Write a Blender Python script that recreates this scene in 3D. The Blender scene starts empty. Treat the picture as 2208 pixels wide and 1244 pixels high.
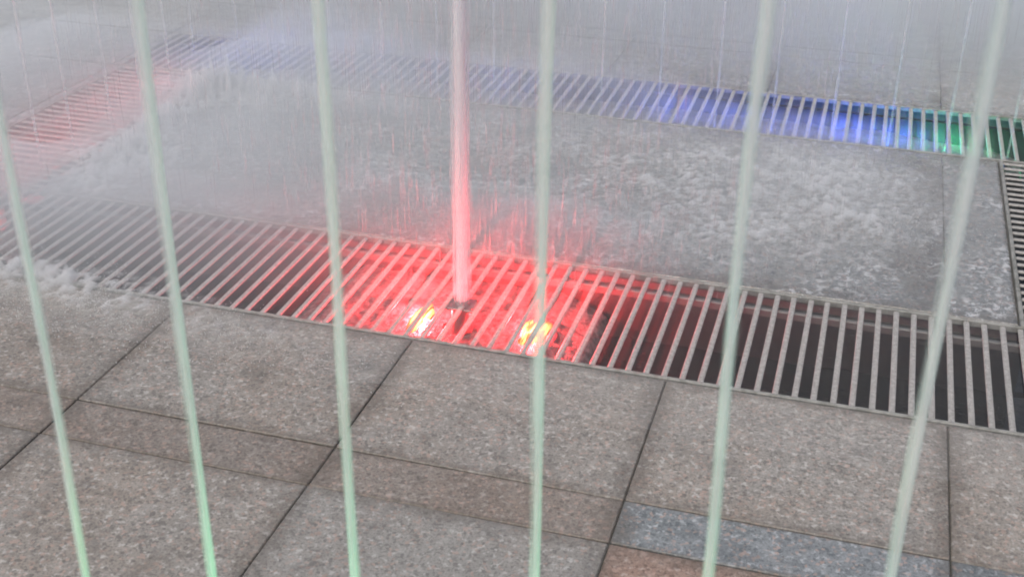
import bpy, bmesh, math, random
from mathutils import Matrix, Vector, noise as mnoise
R = math.radians
random.seed(7)
S = bpy.context.scene
COL = S.collection

# ------------------------------------------------------------------ camera
cam = bpy.data.cameras.new('camera'); camo = bpy.data.objects.new('camera', cam); COL.objects.link(camo)
rt = (0.9594718, 0.2816111, 0.0104394); dn = (0.1397504, -0.4433187, -0.8854029); fw = (-0.2447113, 0.8509781, -0.4647071)
camo.matrix_world = Matrix(((rt[0], -dn[0], -fw[0], 0), (rt[1], -dn[1], -fw[1], 0), (rt[2], -dn[2], -fw[2], 1.6), (0, 0, 0, 1)))
cam.sensor_fit = 'HORIZONTAL'; cam.sensor_width = 36.0; cam.lens = 36.0 * 2728 / 2208
cam.clip_start = 0.02; cam.clip_end = 400
cam.dof.use_dof = True; cam.dof.focus_distance = 3.3; cam.dof.aperture_fstop = 6.5
S.camera = camo

# ------------------------------------------------------------------ sky, sun, exposure (overcast)
SUN_EL, SUN_ROT = 62, 200
W = bpy.data.worlds.new('World'); S.world = W; W.use_nodes = True
nt = W.node_tree; nt.nodes.clear()
sky = nt.nodes.new('ShaderNodeTexSky'); sky.sky_type = 'NISHITA'; sky.sun_disc = False
sky.sun_elevation = R(SUN_EL); sky.sun_rotation = R(SUN_ROT); sky.air_density = 1.0; sky.dust_density = 5.5; sky.ozone_density = 1.0
bg = nt.nodes.new('ShaderNodeBackground'); bg.inputs['Strength'].default_value = 0.12
wo = nt.nodes.new('ShaderNodeOutputWorld')
nt.links.new(sky.outputs[0], bg.inputs[0]); nt.links.new(bg.outputs[0], wo.inputs[0])
sl = bpy.data.lights.new('sun', 'SUN'); sl.energy = 0.9; sl.angle = R(30); sl.color = (1, 1, 0.9)
so = bpy.data.objects.new('sun', sl); COL.objects.link(so)
so.rotation_euler = (R(90 - SUN_EL), 0, R(180 - SUN_ROT))
S.view_settings.view_transform = 'Standard'; S.view_settings.look = 'None'; S.view_settings.gamma = 1
S.view_settings.use_curve_mapping = False; S.view_settings.exposure = 0.22
S.cycles.use_denoising = True
S.cycles.max_bounces = 7; S.cycles.diffuse_bounces = 3; S.cycles.adaptive_threshold = .03; S.cycles.volume_bounces = 3; S.cycles.transparent_max_bounces = 14
S.cycles.volume_max_steps = 64; S.cycles.caustics_reflective = False; S.cycles.caustics_refractive = False
S.cycles.sample_clamp_indirect = 4.0
S.render.filter_size = 1.9 if hasattr(S.render, 'filter_size') else 1.5
S.cycles.filter_width = 1.9

# ------------------------------------------------------------------ node helpers
class N:
    def __init__(s, name):
        s.m = bpy.data.materials.new(name); s.m.use_nodes = True; s.t = s.m.node_tree; s.t.nodes.clear()
        s.out = s.t.nodes.new('ShaderNodeOutputMaterial')
    def n(s, ty, **kw):
        nd = s.t.nodes.new('ShaderNode' + ty)
        for k, v in kw.items():
            if hasattr(nd, k): setattr(nd, k, v)
        return nd
    def put(s, sock, v):
        if hasattr(v, 'is_linked') or hasattr(v, 'links'): s.t.links.new(v, sock)
        elif v is not None: sock.default_value = v
    def math(s, op, a, b=None, c=None, clamp=False):
        nd = s.n('Math', operation=op); nd.use_clamp = clamp
        for i, v in enumerate((a, b, c)):
            if v is not None: s.put(nd.inputs[i], v)
        return nd.outputs[0]
    def noise(s, scale, detail=3, rough=0.55, vec=None, out=0, dist=0.0):
        nd = s.n('TexNoise'); nd.inputs['Scale'].default_value = scale; nd.inputs['Detail'].default_value = detail
        nd.inputs['Roughness'].default_value = rough; nd.inputs['Distortion'].default_value = dist
        if vec is not None: s.t.links.new(vec, nd.inputs['Vector'])
        return nd.outputs[out]
    def ramp(s, v, a, b, lo=0.0, hi=1.0, smooth=True):
        nd = s.n('MapRange'); nd.interpolation_type = 'SMOOTHSTEP' if smooth else 'LINEAR'
        nd.clamp = True
        s.put(nd.inputs[0], v)
        for i, x in enumerate((a, b, lo, hi)): s.put(nd.inputs[i + 1], x)
        return nd.outputs[0]
    def mix(s, f, a, b, mode='MIX'):
        nd = s.n('Mix'); nd.data_type = 'RGBA'; nd.blend_type = mode
        s.put(nd.inputs[0], f); s.put(nd.inputs[6], a); s.put(nd.inputs[7], b)
        return nd.outputs[2]
    def pos(s): return s.n('NewGeometry').outputs['Position']
    def mapping(s, vec, scale=(1, 1, 1), loc=(0, 0, 0)):
        nd = s.n('Mapping'); nd.inputs['Scale'].default_value = scale; nd.inputs['Location'].default_value = loc
        s.t.links.new(vec, nd.inputs[0]); return nd.outputs[0]
    def bsdf(s, col, rough, bump=None, spec=0.5, bstr=0.3, bdist=0.002, metal=0.0):
        b = s.n('BsdfPrincipled'); s.put(b.inputs['Base Color'], col); s.put(b.inputs['Roughness'], rough)
        b.inputs['Metallic'].default_value = metal; b.inputs['Specular IOR Level'].default_value = spec
        if bump is not None:
            bn = s.n('Bump'); bn.inputs['Strength'].default_value = bstr; bn.inputs['Distance'].default_value = bdist
            s.t.links.new(bump, bn.inputs['Height']); s.t.links.new(bn.outputs[0], b.inputs['Normal'])
        return b.outputs[0]
    def surf(s, sh): s.t.links.new(sh, s.out.inputs[0]); return s.m
def c4(r, g, b): return (r, g, b, 1.0)

def granite(name, base, warm, dark, light, rough=0.55, wet=0.0):
    k = N(name); p = k.pos()
    oi = k.n('ObjectInfo').outputs['Random']
    off = k.n('Combine' + 'XYZ'); k.put(off.inputs[0], k.math('MULTIPLY', oi, 37.0)); k.put(off.inputs[1], k.math('MULTIPLY', oi, 71.0))
    va = k.n('VectorMath', operation='ADD'); k.t.links.new(p, va.inputs[0]); k.t.links.new(off.outputs[0], va.inputs[1]); v = va.outputs[0]
    grain = k.noise(210, 2, 0.6, v); mid = k.noise(70, 3, 0.6, v); big = k.noise(9, 4, 0.6, v); patch = k.noise(2.6, 3, 0.6, v)
    vo = k.n('TexVoronoi'); vo.inputs['Scale'].default_value = 150; k.t.links.new(v, vo.inputs['Vector'])
    col = k.mix(k.ramp(patch, 0.38, 0.66), base, warm)
    col = k.mix(k.ramp(grain, 0.36, 0.52, 0.62, 0.0), col, dark)
    col = k.mix(k.ramp(mid, 0.52, 0.68, 0.0, 0.8), col, light)
    sep = k.n('SeparateColor'); k.t.links.new(vo.outputs['Color'], sep.inputs[0])
    col = k.mix(k.ramp(sep.outputs[0], 0.80, 0.9, 0.0, 0.6), col, dark)
    col = k.mix(k.ramp(sep.outputs[1], 0.86, 0.93, 0.0, 0.55), col, c4(0.42, 0.30, 0.25))
    col = k.mix(k.ramp(k.noise(30, 3, .6, v), 0.47, 0.66, 0.0, 0.24), col, dark)
    col = k.mix(k.ramp(k.noise(22, 3, .6, v), 0.5, 0.68, 0.0, 0.22), col, light)
    col = k.mix(k.ramp(big, 0.5, 0.75, 0.0, 0.45), col, dark)
    # slightly different tone for each stone
    hv = k.n('HueSaturation'); k.put(hv.inputs['Value'], k.ramp(oi, 0, 1, 0.86, 1.12, False)); k.t.links.new(col, hv.inputs['Color'])
    # grime collected along the stone's edges
    tc = k.n('TexCoord').outputs['Generated']; sx = k.n('SeparateXYZ'); k.t.links.new(tc, sx.inputs[0])
    ex = k.math('MINIMUM', sx.outputs[0], k.math('SUBTRACT', 1.0, sx.outputs[0])); ey = k.math('MINIMUM', sx.outputs[1], k.math('SUBTRACT', 1.0, sx.outputs[1]))
    e = k.math('ADD', k.math('MINIMUM', ex, ey), k.math('MULTIPLY', k.math('SUBTRACT', big, 0.46), 0.20))
    col = k.mix(k.ramp(e, 0.0, 0.09, 0.5, 0.0), hv.outputs[0], c4(0.085, 0.07, 0.055))
    st = k.math('MULTIPLY', k.ramp(k.noise(5.5, 4, .65, v), .56, .72), k.ramp(k.noise(38, 3, .6, v), .35, .6, .4, 1))
    col = k.mix(k.math('MULTIPLY', st, .5), col, c4(.12, .10, .08))
    if wet:
        fm = k.math('MULTIPLY', k.ramp(k.noise(42, 4, .7, v, dist=.6), .50, .62), k.ramp(k.noise(4.5, 3, .6, v), .42, .62))
        col = k.mix(k.math('MULTIPLY', fm, .62), col, c4(.62, .63, .64))
    ro = k.math('ADD', k.math('MULTIPLY', patch, 0.25), rough - 0.12) if not wet else k.ramp(k.noise(14, 4, 0.65, v), 0.35, 0.65, 0.10, 0.42)
    h = k.math('ADD', k.math('MULTIPLY', grain, 0.5), mid)
    return k.surf(k.bsdf(col, ro, h, 0.5, 0.35 if not wet else 0.5, 0.0025))
MG = {}
MG['grey'] = granite('granite_grey', c4(.285, .268, .243), c4(.282, .246, .210), c4(.102, .096, .087), c4(.50, .48, .45))
MG['tan'] = granite('granite_tan', c4(.255, .226, .198), c4(.228, .188, .156), c4(.095, .083, .073), c4(.37, .34, .31))
MG['blue'] = granite('granite_blue_grey', c4(.205, .218, .226), c4(.18, .196, .20), c4(.07, .082, .086), c4(.42, .44, .45))
MG['red'] = granite('granite_red_brown', c4(.25, .19, .155), c4(.27, .18, .14), c4(.10, .07, .055), c4(.42, .35, .31))
MG['pale'] = granite('granite_pale', c4(.315, .305, .282), c4(.30, .28, .255), c4(.125, .12, .112), c4(.51, .50, .475))
MG['wet'] = granite('granite_wet', c4(.225, .232, .225), c4(.212, .212, .20), c4(.104, .108, .106), c4(.40, .415, .415), wet=1)

k = N('mortar_bed'); MORT = k.surf(k.bsdf(k.mix(k.noise(60), c4(.05, .05, .046), c4(.11, .105, .092)), 0.9))
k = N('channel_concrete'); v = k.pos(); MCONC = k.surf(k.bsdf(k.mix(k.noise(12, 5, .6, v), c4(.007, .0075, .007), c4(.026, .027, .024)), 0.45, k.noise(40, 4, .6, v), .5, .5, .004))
k = N('grate_steel'); v = k.pos()
col = k.mix(k.ramp(k.noise(90, 3, .6, v), .4, .65), c4(.30, .285, .265), c4(.41, .395, .375))
col = k.mix(k.ramp(k.noise(240, 2, .6, v), .60, .68, 0, .8), col, c4(.12, .105, .09))
MBAR = k.surf(k.bsdf(col, .5, k.noise(160, 3, .6, v), .5, .25, .001))
k = N('frame_steel'); v = k.pos()
col = k.mix(k.ramp(k.noise(30, 4, .65, v), .42, .62), c4(.27, .265, .245), c4(.16, .16, .14))
MFRM = k.surf(k.bsdf(col, .5, k.noise(90), .5, .2, .001))
k = N('rail_steel'); MRAIL = k.surf(k.bsdf(k.mix(k.noise(50), c4(.07, .07, .068), c4(.13, .13, .125)), .5))
k = N('nozzle_brass'); MNOZ = k.surf(k.bsdf(k.mix(k.noise(40), c4(.20, .19, .19), c4(.12, .11, .11)), .4, None, .5, metal=.3))
k = N('lamp_housing'); MHOUS = k.surf(k.bsdf(c4(.10, .10, .105), .35, None, .5, metal=.5))
k = N('channel_water'); v = k.mapping(k.pos(), (1, 1, 1))
MWAT = k.surf(k.bsdf(k.mix(k.ramp(k.noise(18, 5, .7, v), .55, .75, 0, .5), c4(.008, .009, .009), c4(.05, .05, .05)), .12, k.noise(35, 4, .6, v), .5, .6, .01))
k = N('water_foam'); v = k.pos()
MFOAM = k.surf(k.bsdf(k.mix(k.ramp(k.noise(60, 4, .7, v), .35, .65), c4(.07, .07, .07), c4(.22, .22, .22)), .35, k.noise(70, 4, .7, v), .5, .8, .008))

def lens_mat(name, rgb, s):
    k = N(name); e = k.n('Emission'); e.inputs[0].default_value = c4(*rgb); e.inputs[1].default_value = s
    return k.surf(e.outputs[0])
LENS = {'red': lens_mat('lens_red', (1.0, .16, .035), .8), 'blue': lens_mat('lens_blue', (.06, .12, 1.0), .8), 'green': lens_mat('lens_green', (.03, 1.0, .30), 1.2), 'hot': None, 'dimred': lens_mat('lens_red_small', (1.0, .10, .10), .25), 'dimblue': lens_mat('lens_blue_small', (.06, .12, 1.0), .35), 'dimgreen': lens_mat('lens_green_small', (.03, 1.0, .30), .01)}
k = N('lens_red_dazzling'); dist = k.n('VectorMath', operation='LENGTH'); k.t.links.new(k.n('TexCoord').outputs['Object'], dist.inputs[0])
e = k.n('Emission'); f = k.ramp(dist.outputs['Value'], .008, .031, 0, 1)
k.put(e.inputs[0], k.mix(f, c4(1.0, .34, .10), c4(1.0, .10, .03))); k.put(e.inputs[1], k.math('MULTIPLY', k.ramp(f, 0, 1, 20.0, 3.0, False), k.ramp(k.noise(1.0, 3, .6, k.mapping(k.n('TexCoord').outputs['Object'], (170, 45, 60))), .42, .60, .10, 1.0))); LENS['hot'] = k.surf(e.outputs[0])
LCOL = {'hot': (1.0, .026, .030), 'red': (1.0, .06, .10), 'blue': (.05, .13, 1.0), 'green': (.05, 1.0, .30)}

def water_mat(name, opac, streak, sc=(60, 60, 5), tint=(.86, .89, .9)):
    """aerated water: pale scattering film, partly clear, with fine vertical threads"""
    k = N(name); v = k.mapping(k.n('TexCoord').outputs['Object'], sc)
    nz = k.noise(1.0, 3, .6, v)
    d = k.n('BsdfDiffuse'); d.inputs[0].default_value = c4(*tint)
    t = k.n('BsdfTranslucent'); t.inputs[0].default_value = c4(*tint)
    m1 = k.n('MixShader'); m1.inputs[0].default_value = .5
    k.t.links.new(d.outputs[0], m1.inputs[1]); k.t.links.new(t.outputs[0], m1.inputs[2])
    tr = k.n('BsdfTransparent'); m2 = k.n('MixShader')
    k.put(m2.inputs[0], k.ramp(nz, .5 - streak, .5 + streak, max(0, opac - streak * .9), min(1, opac + streak * .9)))
    k.t.links.new(tr.outputs[0], m2.inputs[1]); k.t.links.new(m1.outputs[0], m2.inputs[2])
    return k.surf(m2.outputs[0])
MCORE = water_mat('jet_water', .40, .14, (50, 50, 3.5), tint=(.95, .96, .96))
MFILM = water_mat('jet_film', .22, .13, (90, 90, 4), tint=(.95, .96, .96))
MTHIN = water_mat('thin_jet_water', .17, .10, (60, 60, 6), tint=(.95, .96, .96)); MTHF = water_mat('thin_jet_film', .08, .05, tint=(.95, .96, .96)); MTHS = water_mat('thin_jet_spray', .05, .04, tint=(.95, .96, .96))
MMAIN = water_mat('jet_water_thick', .95, .02, tint=(.95, .95, .96))
MSHEA = water_mat('jet_spray', .13, .09, (90, 90, 4), (.94, .95, .96))
MDROP = water_mat('drop_water', .15, .05, tint=(.97, .975, .98))
MFRO = water_mat('splash_water', .8, .1, tint=(.97, .975, .98))

# ------------------------------------------------------------------ mesh helpers
def mesh_obj(name, me, mat, parent=None, loc=(0, 0, 0), kind=None):
    o = bpy.data.objects.new(name, me); COL.objects.link(o); o.location = loc
    if mat is not None and not me.materials: me.materials.append(mat)
    if parent is not None: o.parent = parent
    if kind: o['kind'] = kind
    return o
_cache = {}
def box_mesh(sx, sy, sz, bev=0.0, mat=None, seg=1, key=None):
    """box centred in x,y with its top at z=0"""
    kk = (round(sx, 4), round(sy, 4), round(sz, 4), bev, seg, mat.name if mat else '', key)
    if kk in _cache: return _cache[kk]
    bm = bmesh.new(); bmesh.ops.create_cube(bm, size=1)
    for v in bm.verts: v.co = Vector((v.co.x * sx, v.co.y * sy, (v.co.z - .5) * sz))
    if bev: bmesh.ops.bevel(bm, geom=[e for e in bm.edges if max(e.verts[0].co.z, e.verts[1].co.z) > -1e-5], offset=bev, segments=seg, affect='EDGES', profile=.6)
    me = bpy.data.meshes.new('block'); bm.to_mesh(me); bm.free()
    if mat: me.materials.append(mat)
    _cache[kk] = me
    return me
def box(name, x0, x1, y0, y1, z0, z1, mat, parent=None, bev=0.0, kind=None, seg=1):
    me = box_mesh(x1 - x0, y1 - y0, z1 - z0, bev, mat, seg)
    return mesh_obj(name, me, mat, parent, ((x0 + x1) / 2, (y0 + y1) / 2, z1), kind)
def empty(name, loc, label=None, cat=None, group=None, kind=None):
    o = bpy.data.objects.new(name, None); COL.objects.link(o); o.location = loc; o.empty_display_size = .05
    if label: o['label'] = label
    if cat: o['category'] = cat
    if group: o['group'] = group
    if kind: o['kind'] = kind
    return o
def child_box(name, par, x0, x1, y0, y1, z0, z1, mat, bev=0.0):
    o = box(name, x0, x1, y0, y1, z0, z1, mat, None, bev); o.location -= par.location; o.parent = par; return o
def lathe(prof, n=20):
    bm = bmesh.new(); rings = []
    for (r, z) in prof:
        rings.append([bm.verts.new((r * math.cos(2 * math.pi * i / n), r * math.sin(2 * math.pi * i / n), z)) for i in range(n)])
    for a, b in zip(rings, rings[1:]):
        for i in range(n): bm.faces.new((a[i], a[(i + 1) % n], b[(i + 1) % n], b[i]))
    bm.faces.new(rings[0][::-1]); bm.faces.new(rings[-1])
    me = bpy.data.meshes.new('lathe'); bm.to_mesh(me); bm.free()
    for p in me.polygons: p.use_smooth = len(p.vertices) == 4
    return me

# ------------------------------------------------------------------ plan of the place (metres; x along the front channel, y away)
XL0, XL1, XR0, XR1 = -2.90, -2.447, .476, .93          # left and right channels
YF0, YF1 = 2.592, 3.126                                 # front channel
YB0, YB1 = 4.326, 4.80                                  # back channel
YN0, YN1 = .895, 1.43                                   # near channel (below the picture)
X0, X1 = -4.3, 2.3                                      # extent of the modelled plaza
YA, YZ = -1.1, 6.03
DEEP = -.34
FLOORZ = 0.0

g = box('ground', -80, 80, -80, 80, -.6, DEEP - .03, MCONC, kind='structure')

def bed(x0, x1, y0, y1):
    return box('mortar_bed', x0, x1, y0, y1, DEEP, -.0065, MORT)
BEDS = empty('paving_bed', (0, 0, 0), kind='structure')
for a in ((X0, X1, YA, YN0), (X0, X1, YN1, YF0), (X0, XL0, YF0 + .001, YB1), (XL1, XR0, YF1, YB0), (XR1, X1, YF1 + .0005, YB0), (X0, X1, YB1, YZ)):
    b = bed(*a); b.parent = BEDS
for a in ((1.6, X1, YF0 + .0015, YF1), (1.6, X1, YB0, YB1 - .001)):
    b = bed(*a); b.parent = BEDS

JX = [.29 + .6465 * i for i in range(-8, 5)]
GAP = .0017
def slabs(name, x0, x1, rows, pick, joints=JX, GAP=GAP):
    par = empty(name, (0, 0, 0), kind='structure')
    for (y0, y1) in rows:
        xs = [x0] + [j for j in (joints(y0) if callable(joints) else joints) if x0 + .03 < j < x1 - .03] + [x1]
        for a, b in zip(xs, xs[1:]):
            m = MG[pick((a + b) / 2, (y0 + y1) / 2)]
            ga, gb = (.0006 if abs(a + .70) < 1e-6 else GAP), (.0006 if abs(b + .70) < 1e-6 else GAP); a += ga - GAP; b -= gb - GAP
            me = box_mesh(b - a - 2 * GAP, y1 - y0 - 2 * GAP, .04, .0025, m)
            o = mesh_obj('paving_slab', me, m, par, ((a + b) / 2, (y0 + y1) / 2, FLOORZ + random.uniform(-.0012, .0012)))
            o.rotation_euler = (R(random.uniform(-.12, .12)), R(random.uniform(-.12, .12)), 0)
    return par
def pick_near(x, y):
    if 1.95 < y < 2.1: return 'blue' if x > -.35 else 'tan'
    if y < 1.95:
        if -.35 < x < .29: return 'red'
        if x > .29: return 'tan'
        return 'pale' if x > -1.0 else 'grey'
    return 'grey'
def near_joints(y):
    return JX
slabs('pavement_near', X0, X1, [(YN1 + .012, 1.955), (1.955, 2.098), (2.098, YF0 - .004)], pick_near, near_joints)
slabs('pavement_front', X0, X1, [(YA, -.55), (-.55, .25), (.25, .392), (.392, YN0 - .004)], lambda x, y: 'grey')
slabs('pavement_island', XL1 + .004, XR0 - .004, [(YF1 + .004, YB0 - .004)], lambda x, y: 'wet', [.29], GAP=.0003)
slabs('pavement_left', X0, XL0 - .004, [(YF0 + .002, 3.13), (3.13, 3.62), (3.62, 3.762), (3.762, 4.32), (4.32, YB1)], lambda x, y: 'wet')
slabs('pavement_right', XR1 + .004, X1, [(YF1 + .004, 3.62), (3.62, 3.762), (3.762, YB0 - .004)], lambda x, y: 'grey')
slabs('pavement_far', X0, X1, [(YB1 + .004, 5.3), (5.3, 5.44), (5.44, YZ)], lambda x, y: 'wet', GAP=.0006)
# the plaza going on to all sides, too far or out of view to tell its slabs apart
k = N('plaza_paving'); v = k.pos(); br = k.n('TexBrick'); br.offset = 0.0
k.t.links.new(v, br.inputs['Vector']); br.inputs['Scale'].default_value = 1.0; br.inputs['Brick Width'].default_value = .6465; br.inputs['Row Height'].default_value = .57
br.inputs['Mortar Size'].default_value = .005; br.inputs['Color1'].default_value = c4(.26, .25, .24); br.inputs['Color2'].default_value = c4(.23, .21, .195); br.inputs['Mortar'].default_value = c4(.03, .03, .03)
col = k.mix(k.ramp(k.noise(120, 3, .6, v), .4, .6, .6, 0), br.outputs['Color'], c4(.11, .105, .10))
MPLZ = k.surf(k.bsdf(col, .6, k.noise(70, 3, .6, v), .5, .3, .002))
PL = empty('plaza', (0, 0, 0), kind='structure')
for a in ((-80, X0, -80, 80), (X1, 80, -80, 80), (X0, X1, YZ, 80), (X0, X1, -80, YA)):
    b = box('paving_field', a[0] + .002, a[1] - .002, a[2] + .002, a[3] - .002, DEEP, -.001, MPLZ); b.parent = PL

# ------------------------------------------------------------------ drainage channels
CH = empty('channel_bed', (0, 0, 0), kind='structure')
def trough(x0, x1, y0, y1):
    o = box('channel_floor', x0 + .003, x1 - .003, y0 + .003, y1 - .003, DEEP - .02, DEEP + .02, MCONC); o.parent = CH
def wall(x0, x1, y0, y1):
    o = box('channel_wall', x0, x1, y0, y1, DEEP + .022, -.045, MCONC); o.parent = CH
for (y0, y1, xa, xb) in ((YN0, YN1, X0, X1), (YF0, YF1, XL0, 1.6), (YB0, YB1, XL0, 1.6)):
    trough(xa, xb, y0, y1)
    wall(xa, xb, y0 + .0025, y0 + .022)
    if y0 == YN0: wall(xa, xb, y1 - .022, y1 - .0025)
wall(XL1, XR0, YF1 - .022, YF1 - .0025); wall(XR1, 1.6, YF1 - .022, YF1 - .0025); wall(XL0, 1.6, YB1 - .022, YB1 - .0025)
trough(XL0, XL1, YF1, YB0); trough(XR0, XR1, YF1, YB0)
for a in (XL0, XL1 - .0245, XR0 + .0025, XR1 - .022): wall(a + .001, a + .0195, YF1, YB0 - .001)
wt = empty('water', (0, 0, 0), kind='structure')
WZ = -.20
def waterbox(x0, x1, y0, y1):
    nx, ny = max(4, int((x1 - x0) * 24)), max(4, int((y1 - y0) * 24)); bm = bmesh.new(); vs = {}
    for i in range(nx + 1):
        for j in range(ny + 1):
            x = x0 + (x1 - x0) * i / nx; y = y0 + (y1 - y0) * j / ny
            vs[i, j] = bm.verts.new((x, y, WZ + .012 * mnoise.noise(Vector((x * 9, y * 9, 1.3)))))
    for i in range(nx):
        for j in range(ny): bm.faces.new((vs[i, j], vs[i + 1, j], vs[i + 1, j + 1], vs[i, j + 1]))
    me = bpy.data.meshes.new('water'); bm.to_mesh(me); bm.free()
    for p in me.polygons: p.use_smooth = True
    mesh_obj('water_surface', me, MWAT, wt)
waterbox(XL0, 1.6, YF0 + .023, YF1 - .023); waterbox(XL0, 1.6, YB0 + .023, YB1 - .023)
waterbox(XL0 + .02, XL1 - .02, YF1 + .01, YB0 - .01); waterbox(XR0 + .02, XR1 - .02, YF1 + .01, YB0 - .01)

PITCH, BW, BH = .04436, .0145, .0042
def grate_x(label, x0, x1, y0, y1, phase, rail=True):
    """a grate whose bars run across a channel that runs along x"""
    gt = empty('channel_grate', ((x0 + x1) / 2, (y0 + y1) / 2, 0), label, 'grate', 'grates over the fountain channels')
    T = .002
    child_box('frame_rail', gt, x0, x1, y0 + .001, y0 + .0125, -.014, T, MFRM, .002)
    child_box('frame_rail', gt, x0, x1, y1 - .0125, y1 - .001, -.014, T, MFRM, .002)
    if rail: child_box('support_rail', gt, x0, x1, y1 - .085, y1 - .070, -.034, -.0135, MRAIL, .003)
    n0 = math.ceil((x0 + .012 - phase) / PITCH); n1 = math.floor((x1 - .012 - phase) / PITCH)
    L = y1 - y0 - .026
    for i in range(n0, n1 + 1):
        x = phase + i * PITCH
        o = mesh_obj('bar', box_mesh(BW, L, BH, .0025, MBAR), MBAR, gt, (x - gt.location.x + random.uniform(-.0008, .0008), 0, -.001 + random.uniform(-.0006, .0006)))
        o.rotation_euler = (0, 0, R(random.uniform(-.12, .12)))
    return gt
def grate_y(label, x0, x1, y0, y1, phase):
    gt = empty('channel_grate', ((x0 + x1) / 2, (y0 + y1) / 2, 0), label, 'grate', 'grates over the fountain channels')
    T = .002
    child_box('frame_rail', gt, x0 + .001, x0 + .0125, y0, y1, -.014, T, MFRM, .002)
    child_box('frame_rail', gt, x1 - .0125, x1 - .001, y0, y1, -.014, T, MFRM, .002)
    child_box('support_rail', gt, x0 + .070, x0 + .085, y0, y1, -.034, -.0135, MRAIL, .003)
    child_box('support_rail', gt, x1 - .085, x1 - .070, y0, y1, -.034, -.0135, MRAIL, .003)
    n0 = math.ceil((y0 + .012 - phase) / PITCH); n1 = math.floor((y1 - .012 - phase) / PITCH)
    L = x1 - x0 - .026
    for i in range(n0, n1 + 1):
        y = phase + i * PITCH
        o = mesh_obj('bar', box_mesh(L, BW, BH, .0025, MBAR), MBAR, gt, (0, y - gt.location.y + random.uniform(-.0008, .0008), -.001 + random.uniform(-.0006, .0006)))
    return gt
grate_x('long grey steel grate crossing the foreground, lit red around the thick jet', XL0, 1.6, YF0, YF1, .3435)
grate_x('grey steel grate behind the wet island paving, lit blue from below', XL0, 1.6, YB0, YB1, .36, False)
grate_y('grey steel grate at the left glowing red beneath the mist', XL0, XL1, YF1 + .001, YB0 - .001, 3.2)
grate_y('short dark steel grate cut by the right edge, bars running sideways', XR0, XR1, YF1 + .001, YB0 - .001, 3.2)
grate_x('grey steel grate below the picture under the near row of green jets', X0, X1, YN0, YN1, .3435)

# ------------------------------------------------------------------ lamps, nozzles
H_ME = lathe([(.012, -.05), (.034, -.045), (.040, -.03), (.040, .0), (.036, .006), (.031, .006)], 20)
L_ME = {c: lathe([(.029, .004), (.029, .007), (.022, .011), (.010, .013)], 18) for c in LENS}
H_ME.materials.append(MHOUS)
for c in L_ME: L_ME[c].materials.append(LENS[c])
ORD = ['first', 'second', 'third', 'fourth', 'fifth', 'sixth', 'seventh', 'eighth', 'ninth', 'tenth', 'eleventh', 'twelfth', 'thirteenth', 'fourteenth', 'fifteenth', 'sixteenth', 'seventeenth']
def channel_lamp(x, y, z, c, power, label, spot=None, aim=None, scale=1.0, falloff=False, rad=.03, oval=(1, 1)):
    e = empty('channel_lamp', (x, y, z - .05), label, 'lamp', 'coloured lamps in the fountain channels')
    h = mesh_obj('housing', H_ME, MHOUS, e, (0, 0, .05)); h.scale = (scale,) * 3
    lc = 'dim' + c if scale < .65 and c != 'hot' else c
    l = mesh_obj('lens', L_ME[lc], LENS[lc], e, (0, 0, .05)); l.scale = (scale * oval[0], scale * oval[1], scale)
    ld = bpy.data.lights.new('lamp_light', 'SPOT' if spot else 'POINT'); ld.energy = power; ld.color = LCOL[c]; ld.shadow_soft_size = 0.0
    lo = bpy.data.objects.new('lamp_light', ld); COL.objects.link(lo); lo.parent = e; lo.location = (0, 0, .05 + .02 * scale + rad)
    if spot:
        ld.spot_size = R(spot); ld.spot_blend = .6
        d = Vector(aim) - Vector((x, y, z)); lo.rotation_euler = d.to_track_quat('-Z', 'Y').to_euler()
    if falloff:                                                 # collimated beam: keeps its strength along the jet
        ld.use_nodes = True; t = ld.node_tree; em = next(n for n in t.nodes if n.type == 'EMISSION')
        lf = t.nodes.new('ShaderNodeLightFalloff'); lf.inputs['Strength'].default_value = 1.0; t.links.new(lf.outputs[falloff], em.inputs['Strength'])
    return e
def nozzle(x, y, z, label, r=.008, plate=None, group='nozzles of the small jets'):
    e = empty('jet_nozzle', (x, y, z), label, 'nozzle', group)
    p = mesh_obj('pipe', lathe([(r * 1.5, -.16), (r * 1.5, -.02), (r * 1.25, -.012), (r * 1.15, 0)], 16), MNOZ, e)
    if plate:
        mesh_obj('flange', box_mesh(plate, plate * .8, .006, .0015, MNOZ), MNOZ, e, (0, 0, -.012))
        for sx in (-1, 1):
            for sy in (-1, 1): mesh_obj('bolt', lathe([(.004, -.002), (.004, .0035), (.003, .0045)], 6), MNOZ, e, (sx * plate * .4, sy * plate * .3, -.012))
    return e

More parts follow.
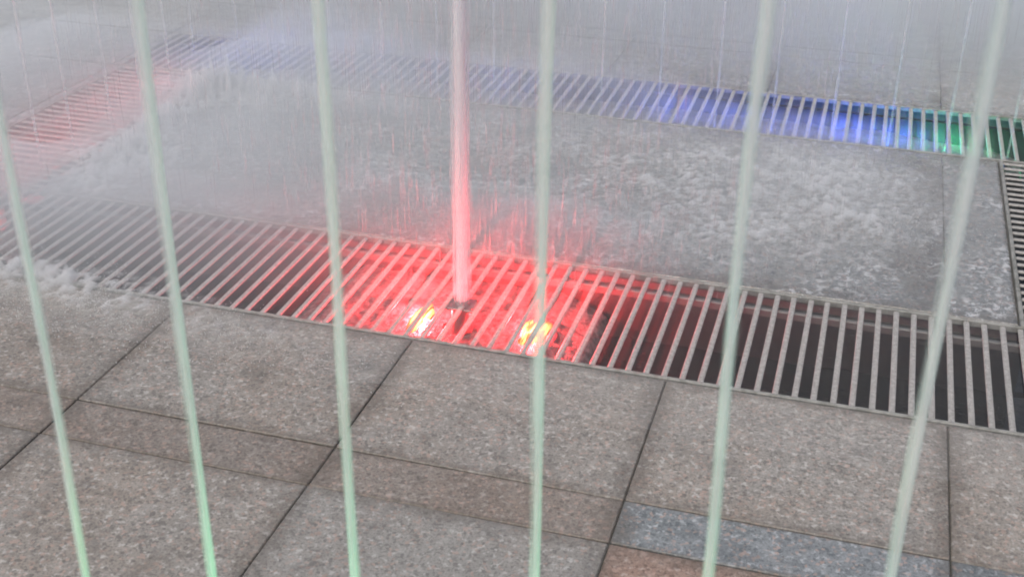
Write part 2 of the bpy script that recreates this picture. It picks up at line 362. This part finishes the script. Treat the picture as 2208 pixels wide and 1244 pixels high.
# ------------------------------------------------------------------ water jets
def tube(path, rad, seed, n=14, wob=.12, lob=.07):
    bm = bmesh.new(); rings = []
    for i, (p, r) in enumerate(zip(path, rad)):
        ring = []
        for j in range(n):
            a = 2 * math.pi * j / n
            rr = r * (1 + wob * mnoise.noise(Vector((seed, p[2] * 7, 0))) + lob * mnoise.noise(Vector((math.cos(a) * 1.6, math.sin(a) * 1.6, p[2] * 5 + seed))))
            ring.append(bm.verts.new((p[0] + rr * math.cos(a), p[1] + rr * math.sin(a), p[2])))
        rings.append(ring)
    for a, b in zip(rings, rings[1:]):
        for j in range(n): bm.faces.new((a[j], a[(j + 1) % n], b[(j + 1) % n], b[j]))
    bm.faces.new(rings[-1])
    me = bpy.data.meshes.new('tube'); bm.to_mesh(me); bm.free()
    for p in me.polygons: p.use_smooth = True
    return me
def jet(x, y, z0, h, r0, r1, seed, label, group, core=MCORE, sheath=1.5, off=(0, 0), bend=(0, 0), nseg=48, kink=.002, film=None, spray=None):
    e = empty('water_jet', (x, y, z0), label, 'water jet', group)
    def P(s, o=(0, 0)):
        z = s * h
        w = kink * s * 2
        return (bend[0] * s * s + o[0] * min(1, s * 4) + w * mnoise.noise(Vector((seed * 3.1, z * 2.2, 5))), bend[1] * s * s + o[1] * min(1, s * 4) + w * mnoise.noise(Vector((z * 2.2, seed * 2.3, 9))), z)
    S_ = [i / nseg for i in range(nseg + 1)]
    tip = lambda s: 1.0 if s < .92 else max(.12, 1 - (s - .92) / .09)
    rr = lambda s, f: (r0 + (r1 - r0) * s) * f * tip(s)
    mesh_obj('water_core', tube([P(s) for s in S_], [rr(s, .72 if sheath else 1) for s in S_], seed), core, e)
    if sheath:
        mesh_obj('water_film', tube([P(s, (off[0] * .4, 0)) for s in S_], [rr(s, 1.08) for s in S_], seed + 3.1, wob=.10, lob=.08), film or MFILM, e)
        mesh_obj('spray_sheath', tube([P(s, off) for s in S_], [rr(s, 1.2 + (sheath - 1.2) * min(1, s * 1.6)) for s in S_], seed + 7.7, wob=.2, lob=.15), spray or MSHEA, e)
    return e

# near row, green
NX = [(-.953, .004), (-.748, -.010), (-.540, -.006), (-.303, .004), (-.097, .004), (.106, .002)]
for i, (x, bx) in enumerate(NX):
    lab = ORD[i] + ' from the left of the six green-tinted water jets in the near row'
    je = jet(x, 1.165, -.01, 2.0, .0051, .0068, 11 + i * 5.3, lab, 'green jets of the near row', sheath=1.4, off=((-1) ** i * .0015 - .001, 0), bend=(bx, 0), kink=.005)
    nozzle(x, 1.165, -.004, 'small nozzle under the ' + ORD[i] + ' green jet from the left', .008)
    channel_lamp(x, 1.09, -.012, 'green', 15, 'green lamp in front of the ' + ORD[i] + ' green jet from the left', spot=70, aim=(x, 1.165, .22), falloff='Quadratic', scale=.6, rad=.012)
# thick red-lit jet of the front channel
JXM, JYM = -.949, 2.818
jm = jet(JXM, JYM, .004, 2.1, .0205, .0195, 3.3, 'thick pink water jet rising from the red-lit front grate', 'main jets', core=MMAIN, sheath=1.25, kink=.002, film=MFILM)
nozzle(JXM, JYM, .006, 'dark nozzle with a bolted plate at the foot of the thick pink jet', .019, .085, 'main nozzle')
k = None
FZ = -.108
channel_lamp(-1.078, 2.850, FZ, 'hot', 20.0, 'dazzling red lamp in the front channel left of the thick jet', rad=.010, scale=1.9, oval=(.62, 1.8))
channel_lamp(-.764, 2.868, FZ, 'hot', 17.0, 'dazzling red lamp in the front channel right of the thick jet', rad=.010, scale=1.9, oval=(.95, 1.7))
channel_lamp(-.965, 2.735, -.03, 'red', 14, 'small red lamp shining up along the thick pink jet', spot=110, aim=(JXM, JYM, .16), falloff='Constant', scale=.25, rad=.012)
# back row
BJ = [-2.60, -2.40, -2.205, -2.005, -1.79, -1.57, -1.345, -1.135, -.925, -.712, -.502, -.30, -.091, .108, .30, .507]
for i, x in enumerate(BJ):
    c = 'green' if x > .25 else 'blue'
    y = 4.385 + random.uniform(-.008, .008)
    jet(x, y, -.01, 1.35 + random.uniform(-.1, .15), .0036, .0045, 60 + i * 3.7, '%s from the left of the thin %s water jets in the back row' % (ORD[i], 'pale'), 'thin jets of the back row', sheath=2.2, nseg=30, kink=.004, core=MTHIN, film=MTHF, spray=MTHS, off=(.002, 0))
    nozzle(x, y, -.012, 'nozzle of the ' + ORD[i] + ' thin jet from the left in the back row', .006)
    st = {0: .5, 1: .8, 6: .5, 9: 1.8, 10: 1.6, 11: .8, 12: 4.2, 13: 4.0}.get(i, .14)
    channel_lamp(x + .04, 4.47, -.112, c, .75 * st if c == 'blue' else (2.6 if x < .4 else .05), '%s lamp behind the foot of the %s thin jet from the left' % (c, ORD[i]), scale=.7, rad=.035)
    channel_lamp(x, y - .035, -.012, c, 14, 'small %s lamp aimed up the %s thin jet from the left' % (c, ORD[i]), spot=50, aim=(x, y, .15), falloff='Constant', scale=.22, rad=.006)
# left row, red
LJ = [3.06, 3.26, 3.44, 3.675, 3.88, 4.09]
for i, y in enumerate(LJ):
    jet(-2.54, y, -.01, 1.25 + random.uniform(-.1, .1), .0045, .0055, 140 + i * 4.1, '%s of the thin red-tinted water jets on the left, counted from the front' % ORD[i], 'thin red jets of the left row', sheath=2.2, nseg=30, kink=.004, core=MTHIN, film=MTHF, spray=MTHS)
    nozzle(-2.54, y, -.012, 'nozzle of the ' + ORD[i] + ' red-tinted jet on the left, from the front', .006)
    channel_lamp(-2.64, y + .05, -.112, 'red', .42, 'red lamp beside the foot of the %s red-tinted jet from the front' % ORD[i], scale=.7, rad=.035)
    channel_lamp(-2.51, y - .03, -.012, 'red', 12, 'small red lamp aimed up the %s red-tinted jet from the front' % ORD[i], spot=50, aim=(-2.54, y, .15), falloff='Constant', scale=.22, rad=.006)

# foam boiling round the big nozzle
def foam_patch(x0, x1, y0, y1, z, amp, label=None):
    nx, ny = 60, 30; bm = bmesh.new(); vs = {}
    for i in range(nx + 1):
        for j in range(ny + 1):
            u, w = i / nx, j / ny; x = x0 + (x1 - x0) * u; y = y0 + (y1 - y0) * w
            f = min(1, 6 * u, 6 * (1 - u)) ** .5
            vs[i, j] = bm.verts.new((x, y, z - (1 - f) * .07 + amp * mnoise.fractal(Vector((x * 14, y * 14, 4)), 1, 2, 4)))
    for i in range(nx):
        for j in range(ny): bm.faces.new((vs[i, j], vs[i + 1, j], vs[i + 1, j + 1], vs[i, j + 1]))
    me = bpy.data.meshes.new('foam'); bm.to_mesh(me); bm.free()
    for p in me.polygons: p.use_smooth = True
    return mesh_obj('foam', me, MFOAM, None, kind='stuff')
fo = foam_patch(-1.46, -.60, YF0 + .024, YF1 - .024, -.088, .016)
fb = foam_patch(-2.86, .62, YB0 + .024, YB1 - .024, -.10, .012)
fb['label'] = 'churned foam glowing blue in the channel under the back grate'; fb['category'] = 'foam'
fl = foam_patch(XL0 + .022, XL1 - .022, YF1 - .2, YB0 + .1, -.10, .012)
fl['label'] = 'churned foam glowing red in the channel under the left grate'; fl['category'] = 'foam'
fo['label'] = 'churned foam glowing red in the channel under the front grate'; fo['category'] = 'foam'

# ------------------------------------------------------------------ drops and splashes
def drops(name, items, mat, label, cat):
    vs, fs = [], []
    for (x, y, z, r, h) in items:
        b = len(vs)
        vs += [(x, y, z - h), (x + r, y, z), (x - r * .5, y + r * .87, z), (x - r * .5, y - r * .87, z), (x, y, z + h * .8)]
        for a, c in ((1, 2), (2, 3), (3, 1)): fs += [(b, b + c, b + a), (b + 4, b + a, b + c)]
    me = bpy.data.meshes.new(name); me.from_pydata(vs, [], fs); me.update()
    for p in me.polygons: p.use_smooth = True
    o = mesh_obj(name, me, mat, None, kind='stuff'); o['label'] = label; o['category'] = cat
    return o
it = []
for i in range(7500):
    x = random.gauss(-.95, .75); y = random.uniform(2.75, 4.9)
    if not -2.9 < x < .4: continue
    z = min(random.uniform(.03, 1.0), random.uniform(.03, 1.0))
    z = random.uniform(.2, .9) if x < -.9 else z + .07
    it.append((x, y, z, random.uniform(.0004, .0009), random.uniform(.02, .08)))
for i in range(520):
    x = random.gauss(-.9, .30); y = random.gauss(2.95, .14); z = abs(random.gauss(0, .22)) + .03
    it.append((x, y, z, random.uniform(.0004, .0010), random.uniform(.01, .07)))
drops('falling_drops', it, MDROP, 'fine drops and threads of water falling over the island paving', 'water drops')
it = []
CL = [(-2.40, 4.16, .16, .10, 2600, .07), (-2.12, 4.22, .16, .06, 1400, .05), (-2.42, 3.85, .07, .14, 1200, .06), (-2.40, 3.40, .10, .16, 1000, .05), (-2.06, 2.56, .16, .05, 2000, .05), (-1.95, 2.50, .22, .07, 1500, .03), (-1.6, 2.45, .3, .10, 900, .02),
      (-.05, 3.95, .20, .16, 3000, .03), (.10, 3.70, .18, .14, 2200, .03), (-.35, 3.55, .28, .2, 2600, .025), (-.7, 3.9, .3, .25, 1500, .02), (0.0, 4.2, .25, .07, 1200, .03)]
for (cx, cy, sx, sy, n, zz) in CL:
    for i in range(int(n * 1.3)):
        x = random.gauss(cx, sx); y = random.gauss(cy, sy)
        if x > .44: continue
        q = mnoise.noise(Vector((x * 11, y * 11, 0)))
        if q < random.uniform(-.35, .3): continue
        z = .002 + abs(random.gauss(0, zz)) * random.random()
        r = random.uniform(.0005, .0013); it.append((x, y, z, r, r * random.uniform(1.0, 3.2)))
drops('splash_drops', it, MFRO, 'white splashing spray dancing on the wet paving', 'splash')

# ------------------------------------------------------------------ drifting spray between the jets
def sst(v, a, b):
    t = min(1, max(0, (v - a) / (b - a))); return t * t * (3 - 2 * t)
PUFF = [(-2.1, 2.86, .75, .26, .05), (-2.28, 4.14, .26, .13, .05), (-2.38, 3.62, .14, .30, .04), (-2.05, 2.66, .24, .10, .07), (-3.15, 4.0, .22, .5, .10),
        (-.12, 3.80, .42, .34, .07), (-.8, 3.35, .4, .25, .04), (-.25, 4.36, .6, .2, .035), (-.95, 3.22, .42, .18, .065)]
def mist_height(x, y):
    n = .5 + .5 * mnoise.fractal(Vector((x * 1.5, y * 1.5, 3.7)), 1, 2, 3)
    a = sst(y, 2.4, 3.0) * (.02 + .98 * (1 - sst(x, -2.1, -1.05 + .85 * sst(y, 3.0, 4.2)))) * .16
    b = sst(y, 4.72, 5.25) * .46 * (.25 + .75 * max(1 - sst(x, -.1, .5), sst(y, 4.9, 5.4)))
    a *= 1 - .45 * (1 - sst(x, -2.55, -2.25)) * sst(y, 3.0, 3.3)
    h = (a + b) * (.45 + 1.1 * n)
    for (px, py, sx, sy, am) in PUFF:
        h += am * math.exp(-((x - px) / sx) ** 2 - ((y - py) / sy) ** 2) * (.6 + .8 * n)
    e = sst(x, -7.4, -5.5) * sst(2.9 - x, 0, .9) * sst(y, 1.7, 2.4) * sst(9.0 - y, 0, 1.5)
    return .0015 + h * e
def mist():
    x0, x1, y0, y1, z0 = -7.5, 2.9, 1.7, 9.0, .007
    nx, ny = 170, 120; bm = bmesh.new(); T, B = {}, {}
    for i in range(nx + 1):
        for j in range(ny + 1):
            x = x0 + (x1 - x0) * i / nx; y = y0 + (y1 - y0) * j / ny
            T[i, j] = bm.verts.new((x, y, z0 + mist_height(x, y))); B[i, j] = bm.verts.new((x, y, z0))
    for i in range(nx):
        for j in range(ny):
            bm.faces.new((T[i, j], T[i + 1, j], T[i + 1, j + 1], T[i, j + 1])); bm.faces.new((B[i, j], B[i, j + 1], B[i + 1, j + 1], B[i + 1, j]))
    for i in range(nx):
        bm.faces.new((B[i, 0], B[i + 1, 0], T[i + 1, 0], T[i, 0])); bm.faces.new((B[i + 1, ny], B[i, ny], T[i, ny], T[i + 1, ny]))
    for j in range(ny):
        bm.faces.new((B[0, j + 1], B[0, j], T[0, j], T[0, j + 1])); bm.faces.new((B[nx, j], B[nx, j + 1], T[nx, j + 1], T[nx, j]))
    me = bpy.data.meshes.new('spray_mist'); bm.to_mesh(me); bm.free()
    k = N('spray_mist')
    vol = k.n('VolumePrincipled'); vol.inputs['Color'].default_value = c4(.905, .932, .955); vol.inputs['Anisotropy'].default_value = .1
    vol.inputs['Density'].default_value = 2.6
    k.t.links.new(vol.outputs[0], k.out.inputs['Volume'])
    o = mesh_obj('spray_mist', me, k.m, None, kind='stuff'); o['label'] = 'pale mist of fine spray hanging over the channels and island'; o['category'] = 'mist'
mist()
def splash_spray():
    """low churning splash where falling water strikes the stone"""
    x0, x1, y0, y1, z0 = -2.80, .462, 2.36, 4.42, .0055
    ENV = [(-2.36, 4.16, .18, .10, 17.0), (-2.08, 4.24, .20, .06, 9.0), (-2.42, 3.86, .06, .22, 10.0), (-2.36, 3.42, .14, .20, 6.0), (-2.12, 2.60, .20, .06, 4.6), (-1.92, 2.56, .22, .06, 2.4), (-1.55, 2.5, .3, .07, .8),
           (-.08, 3.98, .28, .20, 1.3), (.08, 3.72, .22, .18, 1.3), (-.38, 3.55, .35, .26, 1.0), (-.65, 4.0, .4, .24, .6), (-1.2, 3.7, .6, .3, .3)]
    nx, ny = 400, 252; bm = bmesh.new(); T, B = {}, {}
    for i in range(nx + 1):
        for j in range(ny + 1):
            x = x0 + (x1 - x0) * i / nx; y = y0 + (y1 - y0) * j / ny
            ev = sum(a * math.exp(-((x - px) / sx) ** 2 - ((y - py) / sy) ** 2) for (px, py, sx, sy, a) in ENV)
            n = max(0, .35 + 1.0 * mnoise.fractal(Vector((x * 44, y * 36, 2.2)), .8, 2.1, 3)) ** 1.4 * max(0, .55 + .9 * mnoise.noise(Vector((x * 7, y * 8, 8))))
            edge = min(1, 8 * i / nx, 8 * (1 - i / nx), 8 * j / ny, 8 * (1 - j / ny))
            T[i, j] = bm.verts.new((x, y, z0 + .0006 + .015 * ev * n * edge)); B[i, j] = bm.verts.new((x, y, z0))
    for i in range(nx):
        for j in range(ny):
            bm.faces.new((T[i, j], T[i + 1, j], T[i + 1, j + 1], T[i, j + 1])); bm.faces.new((B[i, j], B[i, j + 1], B[i + 1, j + 1], B[i + 1, j]))
    for i in range(nx):
        bm.faces.new((B[i, 0], B[i + 1, 0], T[i + 1, 0], T[i, 0])); bm.faces.new((B[i + 1, ny], B[i, ny], T[i, ny], T[i + 1, ny]))
    for j in range(ny):
        bm.faces.new((B[0, j + 1], B[0, j], T[0, j], T[0, j + 1])); bm.faces.new((B[nx, j], B[nx, j + 1], T[nx, j + 1], T[nx, j]))
    me = bpy.data.meshes.new('splash_spray'); bm.to_mesh(me); bm.free()
    k = N('splash_spray')
    vol = k.n('VolumePrincipled'); vol.inputs['Color'].default_value = c4(.985, .99, .995); vol.inputs['Density'].default_value = 60.0
    k.t.links.new(vol.outputs[0], k.out.inputs['Volume'])
    o = mesh_obj('splash_spray', me, k.m, None, kind='stuff'); o['label'] = 'churning white splash where falling water strikes the stone'; o['category'] = 'splash'
splash_spray()
